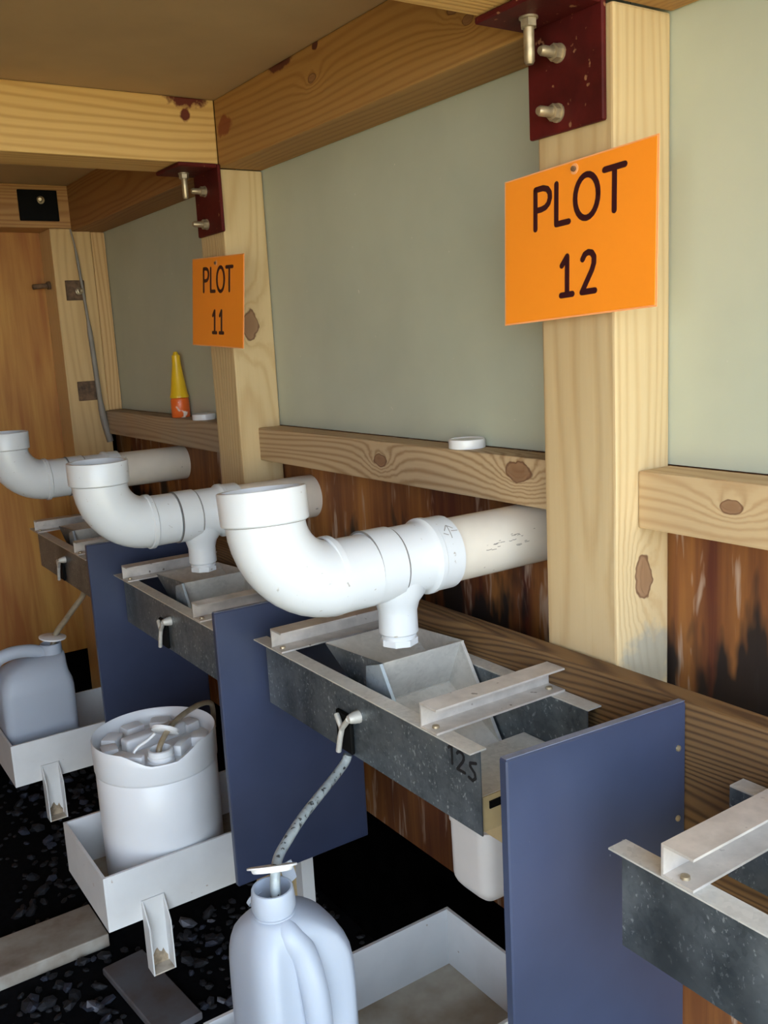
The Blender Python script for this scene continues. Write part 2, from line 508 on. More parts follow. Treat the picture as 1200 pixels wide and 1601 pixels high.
timber('pine_rail', (1.05, 1.115, 2.279, 3.37, -0.294, -0.211), 1,
       'grey-brown pine rail under the yellow nozzle bottle, farthest along the wall', 'rail', (0.42, 0.31, 0.19), (0.22, 0.13, 0.07),
       grey=(0.33, 0.28, 0.20), pith=(0.10, 0.03))
BL, BD = (0.41, 0.225, 0.068), (0.25, 0.105, 0.028)
timber('header_beam', (1.0, 1.115, YN, 0.905, 0.4145, 0.567), 1,
       'brown header beam barely showing at top edge, right of foreground post', 'beam', BL, BD)
timber('header_beam', (1.0, 1.115, 1.050, 2.1395, 0.4145, 0.567), 1,
       'long brown header beam above the large green sheet, between the two sign posts', 'beam', BL, BD,
       knots=((1.0, 1.68, 0.505, 0.010), (1.0, 1.235, 0.50, 0.010), (1.0, 1.20, 0.475, 0.008)), freq=60, contrast=0.5,
       stains=((1.0, 1.81, 0.565, 0.03, 1, 0.5, 2.0, (0.10, 0.02, 0.01)), (1.0, 1.66, 0.563, 0.012, 1, 1, 1, (0.08, 0.015, 0.01)),
               (1.0, 2.09, 0.50, 0.03, 1, 0.7, 1.2, (0.22, 0.06, 0.02))), pith=(0.05, 0.02))
timber('header_beam', (1.0, 1.115, 2.279, 3.511, 0.4145, 0.567), 1,
       'dark brown header beam above the far green sheet behind the ceiling joist', 'beam', (0.32, 0.16, 0.05), (0.20, 0.07, 0.02))
JL, JD = (0.66, 0.43, 0.16), (0.42, 0.22, 0.055)
timber('ceiling_joist', (-1.34, 0.999, 2.136, 2.277, 0.4235, 0.567), 0,
       'heavy yellow pine ceiling joist crossing at upper left with dark red stain', 'joist', JL, JD,
       stains=((0.93, 2.136, 0.585, 0.045, 0.7, 1, 1.0, (0.10, 0.012, 0.006)), (0.925, 2.136, 0.528, 0.014, 1, 1, 0.8, (0.12, 0.018, 0.008))),
       freq=60, contrast=0.55, pith=(-0.03, 0.12))
timber('ceiling_joist', (-1.34, 0.999, 0.914, 1.056, 0.4235, 0.567), 0,
       'pine ceiling joist corner at top edge, resting on foreground bracket', 'joist', JL, JD)
timber('ceiling_joist', (-1.34, 1.064, 3.371, 3.511, 0.4248, 0.567), 0,
       'far brown ceiling joist with black plate at the end wall', 'joist', (0.46, 0.25, 0.09), (0.26, 0.10, 0.03))
timber('ledger_board', (0.955, 0.994, YN, 3.37, -0.78, -0.4927), 1,
       'long rough brown ledger board behind the metal gauges, bolted along the posts', 'board', (0.20, 0.108, 0.038), (0.060, 0.027, 0.010),
       freq=120, wob=0.17, contrast=0.8, pith=(0.06, 0.18), bumpy=0.5)


# ------------------------------------------------------------------ steel brackets with bolts
def bolt(parent, p, d, L=0.03, r=0.0075, name='bolt'):
    d = Vector(d).normalized(); p = Vector(p)
    b = MB().lathe(p, d, [(0, 0.0130), (0.0025, 0.0130), (0.0035, 0.011)], 20, True, True)
    b.lathe(p + d * 0.0030, d, [(0, 0.0118), (0.010, 0.0118), (0.011, 0.010)], 6)
    b.lathe(p + d * 0.012, d, [(0, r), (L - 0.016, r), (L - 0.012, r * 0.7)], 14)
    return b.build(name, M_BOLT, parent, smooth=40)


def bracket(y0, y1, label):
    t = thing('steel_bracket', (0.996, (y0 + y1) / 2, 0.268), label, 'bracket', None)
    MB().box(0.990, 0.9985, y0, y1, 0.268, 0.4220).build('upright_plate', M_PLATE, t, bevel=0.002)
    MB().box(0.893, 0.9895, y0, y1, 0.4130, 0.4222).build('shelf_plate', M_PLATE, t, bevel=0.002)
    ym = (y0 + y1) / 2 + 0.008
    bolt(t, (0.990, ym, 0.371), (-1, 0.0, 0), 0.036, 0.0072)
    bolt(t, (0.990, ym + 0.004, 0.294), (-1, 0.0, 0), 0.038, 0.0072)
    bolt(t, (0.941, ym + 0.007, 0.413), (0, 0, -1), 0.060, 0.0075)
    return t


bracket(0.9140, 1.0575, 'dark red steel bracket with three bolts above the larger plot sign')
bracket(2.1250, 2.2700, 'dark red steel bracket with three bolts above the smaller plot sign')
t = thing('black_plate', (0.895, 3.366, 0.447), 'black steel plate with one bolt on the far ceiling joist', 'plate')
MB().box(0.832, 0.962, 3.362, 3.3708, 0.447, 0.548).build('plate', M_BLACK, t, bevel=0.002)
bolt(t, (0.905, 3.362, 0.515), (-0.3, -1, -0.1), 0.05, 0.008)
for x, z, lab in ((0.990, 0.215, 'upper rusty square washer with bolt on the far corner post'),
                  (0.993, -0.135, 'lower rusty square washer on the far corner post')):
    t = thing('square_washer', (x, 3.367, z), lab, 'washer')
    MB().box(x - 0.033, x + 0.033, 3.363, 3.3697, z - 0.034, z + 0.034).build('plate', M_RUST, t, bevel=0.0015)
    if z > 0: bolt(t, (x + 0.012, 3.363, z - 0.003), (0, -1, 0), 0.03, 0.007)
tag(MB().tube(smoothpath([(0.992, 3.355, 0.42), (1.004, 3.355, 0.33), (1.021, 3.355, 0.068), (1.033, 3.355, -0.204), (1.052, 3.355, -0.322)], 6),  # slanting grey band, wider towards its lower end
              [0.003] * 6 + [0.005] * 6 + [0.009] * 6 + [0.012] * 7, 10).build('band', M_BAND, smooth=60),
    'grey cable running down the front of the far corner post', 'band')
t = thing('bolt_end', (0.900, 3.435, 0.240), 'dark rusty bolt end sticking out of the far corner post side', 'bolt')
MB().lathe((0.924, 3.435, 0.238), (-1, 0, -0.08), [(0, 0.014), (0.010, 0.014), (0.011, 0.009), (0.060, 0.009), (0.062, 0.006)], 12).build('shank', M_RUST, t, smooth=40)

# ------------------------------------------------------------------ plot signs with lettering
GLYPH = {
    'P': (0.52, [[(0, 0), (0, 1)], [(0, 1), (0.26, 1), (0.40, 0.95), (0.48, 0.84), (0.49, 0.71), (0.44, 0.58), (0.34, 0.50), (0.20, 0.47), (0, 0.47)]]),
    'L': (0.42, [[(0, 1), (0, 0), (0.40, 0)]]),
    'O': (0.70, [[(0.35 + 0.35 * math.cos(a * PI / 12), 0.5 + 0.52 * math.sin(a * PI / 12)) for a in range(25)]]),
    'T': (0.58, [[(0, 1), (0.58, 1)], [(0.29, 1), (0.29, 0)]]),
    '1': (0.40, [[(0.02, 0.78), (0.22, 1), (0.22, 0)], [(0, 0), (0.42, 0)]]),
    '2': (0.46, [[(0.02, 0.84), (0.10, 0.96), (0.22, 1.0), (0.34, 0.97), (0.42, 0.86), (0.42, 0.70), (0.35, 0.53), (0.0, 0.0), (0.46, 0.0)]]),
    'S': (0.45, [[(0.45, 1.0), (0.12, 0.88), (0.10, 0.70), (0.36, 0.45), (0.40, 0.2), (0.22, 0.0), (0.0, 0.08)]]),
}


def stroke_mesh(strokes, fx, half, nrm, n=10):
    """flat ribbons with round ends; fx maps glyph (u,v) to world"""
    b = MB(); nrm = Vector(nrm)
    for st in strokes:
        P = [Vector(fx(*q)) for q in st]
        for a, c in zip(P, P[1:]):
            d = (c - a).normalized(); s = nrm.cross(d).normalized() * half
            b.prism([a + s, c + s, c - s, a - s], nrm * 0.0006)
        for a in P:
            d = nrm.orthogonal().normalized(); e = nrm.cross(d)
            b.prism([a + (d * math.cos(2 * PI * k / n) + e * math.sin(2 * PI * k / n)) * half for k in range(n)], nrm * 0.00062)
    return b


def sign(cy, cz, w, h, roll, num, label, hole, lean=0.0, tilt=0.0):
    cx = 0.9880 - abs(lean) * h / 2
    t = thing('plot_sign', (cx, cy, cz), label, 'sign')
    U = Vector((tilt, -math.cos(roll), math.sin(roll))).normalized()     # reading direction (towards the near end)
    V = Vector((lean, math.sin(roll), math.cos(roll))).normalized()
    N = V.cross(U).normalized()
    if N.x > 0: N = -N
    C = Vector((cx, cy, cz))
    q = [C + U * a * w / 2 + V * b * h / 2 for a, b in ((-1, -1), (1, -1), (1, 1), (-1, 1))]
    MB().prism([p + (p - C).normalized() * 0.004 for p in q], -N * 0.0010).build('laminate', M_ORANGE_EDGE, t)
    MB().prism(q, N * 0.0008).build('sheet', M_ORANGE, t)

    def line(word, cap, y, gap, hs, half, off):
        tot = sum(GLYPH[c][0] * cap * hs for c in word) + gap * (len(word) - 1)
        x = -tot / 2 + off
        for c in word:
            gw, st = GLYPH[c]
            f = lambda u, v, x=x: C + N * 0.0009 + U * (x + u * cap * hs) + V * (y + v * cap)
            stroke_mesh(st, f, half, N).build('letter', M_INK, t)
            x += gw * cap * hs + gap
    line('PLOT', 0.0555, 0.026, 0.0110, 1.10, 0.0042, 0.007)
    line(num, 0.0530, -0.0745, 0.019, 1.0, 0.0042, 0.008)
    hp = C + U * hole[0] + V * hole[1] + N * 0.0009
    MB().lathe(hp, N, [(0, 0.0075), (0.0005, 0.0072)], 18).build('grommet', M_ORANGE_EDGE, t)
    MB().lathe(hp + N * 0.0004, N, [(0, 0.0038), (0.0035, 0.0034), (0.004, 0.002)], 14).build('screw', M_RUST, t, smooth=40)
    return t


sign(0.9600, 0.1190, 0.285, 0.209, math.radians(2.6), '12', 'larger orange laminated sign reading PLOT 12 on the foreground post', (0.0, 0.095), 0.075)
sign(2.1700, 0.1050, 0.296, 0.213, math.radians(-2.9), '11', 'smaller orange laminated sign reading PLOT 11 on the farther post', (-0.004, 0.093), 0.07)


# ------------------------------------------------------------------ white drain pipe assemblies
def pipe_assembly(y, z, label):
    t = thing('drain_pipe', (0.80, y, z - 0.135), label, 'pipe', 'white drain pipes coming out of the wall')
    r = 0.0535
    X = (1, 0, 0)
    MB().lathe((0.890, y, z), X, [(0, r), (0.228, r)], 48).build('pipe', M_PVC_OLD, t, smooth=40)
    # tee: hub, body, collar
    MB().lathe((0.746, y, z), X, [(0.001, 0.0580), (0.0018, 0.0590), (0.047, 0.0590), (0.0485, 0.0575), (0.050, 0.0562), (0.104, 0.0562), (0.108, 0.0585),
                                  (0.111, 0.0625), (0.119, 0.0625), (0.121, 0.0605), (0.156, 0.0605), (0.1575, 0.0585)], 48).build('tee', M_PVC, t, smooth=35)
    # side outlet of the tee with a reducing bush and a hexagonal end
    zb = z - 0.135
    MB().lathe((0.806, y, z - 0.02), (0, 0, -1), [(0, 0.050), (0.030, 0.046), (0.044, 0.036), (0.056, 0.0325), (0.060, 0.0315), (0.094, 0.0320), (0.096, 0.030)], 36).build('outlet', M_PVC, t, smooth=40)
    MB().lathe((0.806, y, z - 0.114), (0, 0, -1), [(0, 0.0275), (0.004, 0.0275), (0.005, 0.0285), (0.010, 0.0285)], 32).build('bushing', M_PVC, t, smooth=40)
    MB().lathe((0.806, y, z - 0.124), (0, 0, -1), [(0, 0.0310), (0.010, 0.0310), (0.011, 0.029)], 8).build('hex_nut', M_PVC, t)
    # sweep elbow
    R = 0.100; cx, cz = 0.684, z + R
    pts, rr = [], []
    pts.append((0.7432, y, z)); rr.append(0.0570)
    pts.append((0.695, y, z)); rr.append(0.0575)
    for k in range(13):
        a = -PI / 2 - k / 12 * PI / 2
        pts.append((cx + R * math.cos(a), y, cz + R * math.sin(a))); rr.append(0.0585)
    pts.append((cx - R, y, cz + 0.006)); rr.append(0.0585)
    MB().tube(pts, rr, 40).build('elbow', M_PVC, t, smooth=45)
    MB().lathe((0.677, y, z), X, [(0, 0.0590), (0.0025, 0.0618), (0.0115, 0.0618), (0.014, 0.058)], 48, False, False).build('elbow_ring', M_PVC, t, smooth=35)
    for xj, rj in ((0.7460, 0.0596), (0.7960, 0.0568)):
        MB().lathe((xj, y, z), X, [(0, rj - 0.003), (0.0, rj), (0.0012, rj), (0.0012, rj - 0.003)], 48, False, False).build('joint', M_JOINT, t)
    MB().lathe((cx - R, y, cz - 0.0012), (0, 0, 1), [(0, 0.0565), (0.0, 0.0604), (0.0014, 0.0604), (0.0014, 0.0565)], 48, False, False).build('socket_joint', M_JOINT, t)
    # open socket, hollow
    MB().lathe((cx - R, y, cz), (0, 0, 1), [(0, 0.056), (0.0, 0.0625), (0.002, 0.0645), (0.047, 0.0650), (0.049, 0.0640), (0.049, 0.0575), (0.004, 0.0565), (0.003, 0.0)], 48, False, False).build('socket', M_PVC, t, smooth=35)
    return t


p12 = pipe_assembly(1.19, -0.353, 'nearest white drain pipe with upturned elbow, in front of the other two')
copy_tree(p12, None, (0.012, 0.82, -0.029), 'middle white drain pipe with upturned elbow, above the white pail')
copy_tree(p12, None, (0.0, 1.64, -0.010), 'farthest white drain pipe with upturned elbow, at left edge of picture')


# faint pencil arrow on the collar and worn print on the pipe of the nearest assembly


def on_pipe(x, deg, r):
    a = math.radians(deg)
    return Vector((x, 1.19 - r * math.cos(a), -0.353 + r * math.sin(a)))


pb = MB(); rp = random.Random(5)
for (xa_, da, xb_, db) in ((0.884, 34, 0.886, 58), (0.885, 58, 0.876, 48), (0.885, 58, 0.894, 50), (0.872, 44, 0.880, 40), (0.888, 46, 0.900, 45)):
    pb.tube([on_pipe(xa_ + (xb_ - xa_) * k / 5, da + (db - da) * k / 5, 0.0603) for k in range(6)], 0.0007, 6)
for k in range(22):
    x = 0.945 + 0.115 * rp.random(); d = rp.choice((2, 12, 20)) + rp.uniform(-3, 3); l = rp.uniform(0.003, 0.012)
    pb.tube([on_pipe(x, d, 0.0532), on_pipe(x + l / 2, d + rp.uniform(-1, 1), 0.0532), on_pipe(x + l, d, 0.0532)], 0.0006, 5)
tag(pb.build('faded_marks', M_PENCIL, p12), kind='stuff')
for ch in p12.children:                      # the nearest elbow is turned a little away on its pipe
    if ch.name.split('.')[0] in ('elbow', 'socket', 'socket_joint'):
        a = math.radians(-6.0)
        q = Vector((0, 0, 0.135))
        ch.rotation_euler = (a, 0, 0)
        ch.location = q - Matrix.Rotation(a, 3, 'X') @ q + Vector((0.0030, -0.004, -0.002))

# ------------------------------------------------------------------ tipping bucket gauges
def gauge(label):
    t = thing('tipping_gauge', (0.84, 1.22, -0.675), label, 'rain gauge', 'galvanized tipping bucket gauges in a row')
    y0, y1, zt, zb = 0.9055, 1.533, -0.545, -0.676
    # front and back plates, each with a flange folded outwards
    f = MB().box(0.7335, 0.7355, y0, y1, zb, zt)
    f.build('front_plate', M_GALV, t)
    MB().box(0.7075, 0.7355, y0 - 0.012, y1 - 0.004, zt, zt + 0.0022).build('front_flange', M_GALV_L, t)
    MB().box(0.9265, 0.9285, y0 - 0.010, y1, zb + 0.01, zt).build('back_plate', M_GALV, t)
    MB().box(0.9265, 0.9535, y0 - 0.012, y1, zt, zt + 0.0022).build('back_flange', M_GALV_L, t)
    # two aluminium channels laid across, open towards the near end
    for yw, yl in ((1.004, 0.966), (1.458, 1.418)):
        b = MB()
        x0, x1 = 0.7085, 0.9530
        z0, z1 = zt + 0.0024, zt + 0.0395
        b.prism([(x0, yw, z0), (x0, yw, z1), (x0, yl, z1), (x0, yl, z1 - 0.003), (x0, yw - 0.003, z1 - 0.003),
                 (x0, yw - 0.003, z0 + 0.003), (x0, yl, z0 + 0.003), (x0, yl, z0)], (x1 - x0, 0, 0))
        c = b.build('channel_bar', M_ALU, t)
        for xs in (x0 + 0.012, x1 - 0.016):
            MB().lathe((xs, (yw + yl) / 2 - 0.001, z0 + 0.003), (0, 0, 1), [(0, 0.0055), (0.003, 0.005), (0.004, 0.002)], 10).build('screw', M_BOLT, c, smooth=40)
    # the tipping bucket: side plates, divider and two floors
    bk = MB().box(0.7600, 0.9250, 1.206, 1.2110, -0.590, -0.586).build('tipping_bucket', M_GALV_L, t)
    Rg, F, N, B = (1.172, -0.507), (1.352, -0.5185), (1.080, -0.655), (1.2085, -0.5870)
    for xs in (0.7600, 0.9235):
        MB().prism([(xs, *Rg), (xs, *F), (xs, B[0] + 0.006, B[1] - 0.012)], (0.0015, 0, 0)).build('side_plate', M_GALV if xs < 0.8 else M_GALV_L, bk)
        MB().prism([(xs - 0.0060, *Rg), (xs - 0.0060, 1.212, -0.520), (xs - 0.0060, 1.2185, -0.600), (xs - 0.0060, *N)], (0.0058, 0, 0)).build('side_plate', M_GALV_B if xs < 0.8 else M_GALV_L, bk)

    def sheet(a, c, nm):
        d = Vector((0, c[0] - a[0], c[1] - a[1])).normalized(); n = Vector((1, 0, 0)).cross(d) * 0.0012
        MB().prism([Vector((0.7615, *a)), Vector((0.9235, *a)), Vector((0.9235, *c)), Vector((0.7615, *c))], n).build(nm, M_GALV_L, bk)
    sheet(Rg, B, 'divider'); sheet(B, F, 'bucket_floor'); sheet(B, N, 'bucket_floor')
    MB().lathe((0.7355, 1.198, -0.600), (1, 0, 0), [(0, 0.004), (0.191, 0.004)], 10).build('pivot_rod', M_BOLT, t)
    # drain fitting on the front plate: pad, lever, bolt
    ft = MB().box(0.7255, 0.7330, 1.226, 1.272, -0.672, -0.604).build('drain_fitting', M_BLACK, t, bevel=0.002)
    MB().tube([(0.722, 1.262, -0.610), (0.718, 1.240, -0.627), (0.718, 1.248, -0.645), (0.718, 1.256, -0.672)], 0.0050, 8).build('lever', M_GALV_L, ft, smooth=50)
    MB().tube([(0.718, 1.242, -0.628), (0.716, 1.214, -0.602)], 0.0050, 8).build('lever', M_GALV_L, ft, smooth=50)
    MB().lathe((0.733, 1.210, -0.600), (-1, 0, 0), [(0, 0.011), (0.008, 0.010), (0.016, 0.008), (0.020, 0.006)], 12).build('knob', M_GALV_L, ft, smooth=50)
    return t


g12 = gauge('galvanized tipping bucket gauge below the nearest drain pipe, marked near its right end')
copy_tree(g12, None, (-0.004, -0.878, -0.021), 'galvanized gauge cut off at the lower right corner of picture')
copy_tree(g12, None, (0.0, 0.822, -0.028), 'dark galvanized gauge below the middle drain pipe, above the white pail')
copy_tree(g12, None, (0.0, 1.705, -0.031), 'small distant galvanized gauge below the farthest drain pipe')
wr = [('1', 0.974, 0.0), ('2', 0.955, 0.0), ('S', 0.930, 0.0)]
for c, yy, zz in wr:
    st = GLYPH[c][1][:1] if c == '1' else GLYPH[c][1]
    hgt = 0.028
    fx = lambda u, v, yy=yy: (0.7334, yy - u * 0.036, -0.592 + v * hgt + (yy - 0.97) * 0.2)
    stroke_mesh(st, fx, 0.0022, (-1, 0, 0)).build('marker_writing', M_MARKER, g12)

# cream tub hanging under the near end of the nearest gauge
t = thing('catch_tub', (0.865, 1.030, -0.850), 'cream plastic tub with rounded bottom below nearest gauge, beside dark panel', 'tub')


def rrect(cx, cy, hx, hy, r, z, n=6):
    out = []
    for sx, sy, a0 in ((1, 1, 0), (-1, 1, 90), (-1, -1, 180), (1, -1, 270)):
        for k in range(n + 1):
            a = math.radians(a0 + 90 * k / n)
            out.append((cx + sx * (hx - r) + r * math.cos(a), cy + sy * (hy - r) + r * math.sin(a), z))
    return out


zo = -0.012
rings = []
for k in range(7):
    a = k / 6 * PI / 2
    e = 0.030 * (1 - math.sin(a))
    rings.append(rrect(0.865, 1.028, 0.066 - e, 0.048 - e, 0.022 if e < 0.012 else 0.012, -0.848 + zo + 0.030 * (1 - math.cos(a))))
rings.append(rrect(0.865, 1.028, 0.067, 0.049, 0.022, -0.742))
MB().loft(rings).build('tub_body', M_TUB, t, smooth=50)
MB().loft([rrect(0.865, 1.028, 0.0685, 0.0505, 0.022, -0.742), rrect(0.865, 1.028, 0.0685, 0.0505, 0.022, -0.734)]).build('rim', M_TUB, t, smooth=40)
hp_ = MB().loft([rrect(0.865, 0.992, 0.058, 0.062, 0.008, -0.7335), rrect(0.866, 0.975, 0.058, 0.064, 0.006, -0.690), rrect(0.866, 0.968, 0.057, 0.0565, 0.006, -0.677),
                 rrect(0.832, 0.968, 0.091, 0.0565, 0.004, -0.675), rrect(0.832, 0.968, 0.091, 0.0565, 0.004, -0.624)]).build('hopper', M_TAN, t, smooth=40)
MB().box(0.7375, 0.9255, 0.913, 1.030, -0.6235, -0.6225).build('hopper_lid', M_GALV_L, hp_)
MB().box(0.752, 0.800, 0.9095, 0.9115, -0.643, -0.632).build('slot', M_BLACK, hp_)

# ------------------------------------------------------------------ navy divider panels
def divider(y, label, dx=0.0, skew=0.0):
    t = thing('divider_panel', (0.80 + dx, y + 0.015, -1.045), label, 'panel')
    b = MB()
    x0, x1 = 0.648 + dx, 0.9535
    b.prism([(x0, y, -1.048), (x1, y, -1.048), (x1, y, -0.4915), (x0, y, -0.4915 + skew)], (0, 0.014, 0))
    b.build('board', M_NAVY, t, bevel=0.002)
    MB().prism([(x0 + 0.001, y + 0.002, -0.4913 + skew), (x1, y + 0.002, -0.4913), (x1, y + 0.012, -0.4913), (x0 + 0.001, y + 0.012, -0.4913 + skew)],
               (0, 0, 0.0008)).build('top_edge', M_NAVY_EDGE, t)
    for z in (-0.552, -0.652):
        MB().lathe((0.938, y, z), (0, -1, 0), [(0, 0.0045), (0.002, 0.004), (0.003, 0.0015)], 12).build('screw', M_BOLT, t, smooth=40)
    return t


divider(0.745, 'navy divider panel in the right foreground between the two nearest gauges', -0.006, 0.014)
divider(1.563, 'navy divider panel between the white pail and the milky jug', 0.0, 0.003)
divider(2.380, 'navy divider panel behind the white pail, farthest of the three', 0.006, 0.002)

# ------------------------------------------------------------------ cream trays on posts
M_DIRT = plain('brown_dirt', (0.40, 0.31, 0.21), 0.8, var=0.3, scale=50, dark=(0.12, 0.09, 0.06))
M_STAIN = plain('stained_cream_steel', (0.62, 0.56, 0.47), 0.5, var=0.2, scale=16, dark=(0.22, 0.15, 0.09))


def tray(y0, label):
    x0, x1, y1, zt, zb, w = 0.447, 0.940, y0 + 0.293, -1.060, -1.182, 0.006
    t = thing('drip_tray', ((x0 + x1) / 2, (y0 + y1) / 2, zb), label, 'tray', 'cream metal trays under the gauges')
    b = MB()
    b.box(x0, x1, y0, y0 + w, zb, zt); b.build('near_wall', M_TRAY, t)
    MB().box(x0, x1, y1 - w, y1, zb, zt).build('far_wall', M_TRAY, t)
    MB().box(x0, x0 + w, y0 + w, y1 - w, zb, zt).build('front_wall', M_TRAY, t)
    MB().box(x1 - w, x1, y0 + w, y1 - w, zb, zt).build('back_wall', M_TRAY, t)
    MB().box(x0 + w, x1 - w, y0 + w, y1 - w, zb, zb + 0.008).build('tray_bottom', M_TRAY_IN, t)
    # open channel hanging from the near wall
    xa, xb, ya, za, zc = 0.519, 0.568, y0 - 0.036, -1.138, -1.296
    h = MB().box(xa, xb, y0 - 0.0045, y0 - 0.0005, zc, za).build('hanger_channel', M_TRAY, t)
    for xx in (xa, xb - 0.003):
        MB().prism([(xx, y0 - 0.0045, za), (xx, y0 - 0.0045, zc), (xx, ya, zc), (xx, ya, -1.186)], (0.003, 0, 0)).build('flange', M_TRAY, h)
    MB().box(xa + 0.003, xb - 0.003, ya, y0 - 0.0045, zc, zc + 0.003).build('channel_foot', M_STAIN, h)
    rs = random.Random(3)
    pz = [(xa + 0.005 + (xb - xa - 0.010) * k / 9, y0 - 0.0046, zc + 0.012 + 0.030 * math.sin(PI * (k + 0.5) / 10) * rs.uniform(0.6, 1.2)) for k in range(10)]
    MB().prism([(xb - 0.005, y0 - 0.0046, zc + 0.003), (xa + 0.005, y0 - 0.0046, zc + 0.003)] + pz, (0, -0.0008, 0)).build('stained_patch', M_DIRT, h)
    # post at the back carrying the tray
    MB().box(0.942, 0.975, y0 + 0.085, y0 + 0.118, -1.552, -0.864).build('support_post', M_TRAY, t)
    return t


tray(0.980, 'cream tray under the milky jug in the foreground, dusty inside')
tray(1.784, 'cream tray holding the white pail')
tray(2.600, 'cream tray holding the pale square jug at left edge')

# ------------------------------------------------------------------ white pail with recessed lid
pc = Vector((0.632, 1.9295, 0)); zf = -1.173
t = thing('plastic_pail', (pc.x, pc.y, zf), 'white closed plastic pail with recessed top and open spout, in its tray', 'pail')
n = 64; R0 = 0.131
sp = Vector((0.613, 1.840))
sang = math.atan2(sp.y - pc.y, sp.x - pc.x)


def dip(a):
    d = abs((a - sang + PI) % (2 * PI) - PI)
    if d < 0.22: return 1.0
    return max(0.0, 1 - (d - 0.22) / 0.42)


prof = [(-1.173, 0.117), (-1.170, 0.1235), (-1.163, 0.1280), (-1.150, 0.1300), (-1.00, 0.1310), (-0.914, 0.1312), (-0.9125, 0.1300), (-0.9095, 0.1300), (-0.908, 0.1322), (-0.904, 0.1332), (-0.860, 0.1338), (-0.839, 0.1338),
        (-0.837, 0.1325), (-0.839, 0.1300), (-0.860, 0.1285), (-0.8745, 0.1240)]
rings = []
for z, r in prof:
    ring = []
    for k in range(n):
        a = 2 * PI * k / n
        zz = z - (0.026 * dip(a) if z > -0.845 else (0.008 * dip(a) if z > -0.87 else 0))
        ring.append((pc.x + (r + 0.002) * math.cos(a), pc.y + (r + 0.002) * math.sin(a), zz))
    rings.append(ring)
MB().loft(rings).build('body', M_PAIL, t, smooth=50)
dk = MB().lathe((pc.x, pc.y, -0.8765), (0, 0, 1), [(0, 0.1250), (0.003, 0.1245)], 48).build('deck', M_PAIL, t, smooth=40)
for a, l in ((20, 0.017), (62, 0.020), (100, 0.020), (138, 0.020), (172, 0.017), (205, 0.017), (330, 0.018)):
    aa = math.radians(a)
    c = Vector((pc.x + 0.100 * math.cos(aa), pc.y + 0.100 * math.sin(aa), -0.865))
    MB().obox(c, (math.cos(aa), math.sin(aa), 0), (-math.sin(aa), math.cos(aa), 0), (0, 0, 1), 0.019, l * 1.2, 0.013).build('lug', M_PAIL, dk, bevel=0.008, seg=2, smooth=50)
MB().obox((pc.x + 0.006, pc.y + 0.020, -0.860), (1, 0.15, 0), (-0.15, 1, 0), (0, 0, 1), 0.074, 0.017, 0.016).build('moulded_grip', M_PAIL, t, bevel=0.007, seg=3, smooth=60)
for s in (-1, 1):
    c = Vector((sp.x + s * 0.058, sp.y + 0.022, -0.863))
    MB().obox(c, (1, s * 0.9, 0), (-s * 0.9, 1, 0), (0, 0, 1), 0.028, 0.010, 0.013).build('spout_wall', M_PAIL, dk, bevel=0.005, seg=2, smooth=50)
MB().lathe((sp.x, sp.y, -0.8735), (0, 0, 1), [(0, 0.030), (0.006, 0.030), (0.007, 0.0265), (0.012, 0.0265), (0.013, 0.0285), (0.017, 0.0285), (0.018, 0.0265), (0.030, 0.0265),
                                             (0.031, 0.0225), (0.008, 0.022), (0.008, 0.0)], 32, False, False).build('spout', M_PAIL, t, smooth=40)
cd = Vector((0.45, 0.42, 0.75)).normalized()
lid = MB().lathe((sp.x + 0.026, sp.y + 0.036, -0.826), cd, [(0, 0.028), (0.001, 0.030), (0.008, 0.030), (0.009, 0.028)], 28).build('spout_cap', M_CAP, t, smooth=40)
MB().tube(smoothpath([(sp.x + 0.006, sp.y + 0.047, -0.828), (sp.x - 0.012, sp.y + 0.042, -0.836), (sp.x - 0.036, sp.y + 0.036, -0.842), (sp.x - 0.048, sp.y + 0.034, -0.852)], 5), 0.0035, 8).build('cap_strap', M_CAP, lid, smooth=60)
hp = smoothpath([(sp.x - 0.008, sp.y - 0.002, -0.866), (sp.x + 0.002, sp.y + 0.006, -0.840), (sp.x + 0.034, sp.y + 0.030, -0.818), (0.690, 1.905, -0.812), (0.745, 1.945, -0.815), (0.785, 1.975, -0.828),
                 (0.800, 1.990, -0.850), (0.800, 1.995, -0.90)], 8)
tag(MB().tube(hp, 0.0062, 10).build('drain_hose', M_HOSE_B, smooth=60), 'browned vinyl hose bending into the spout of the white pail', 'hose')

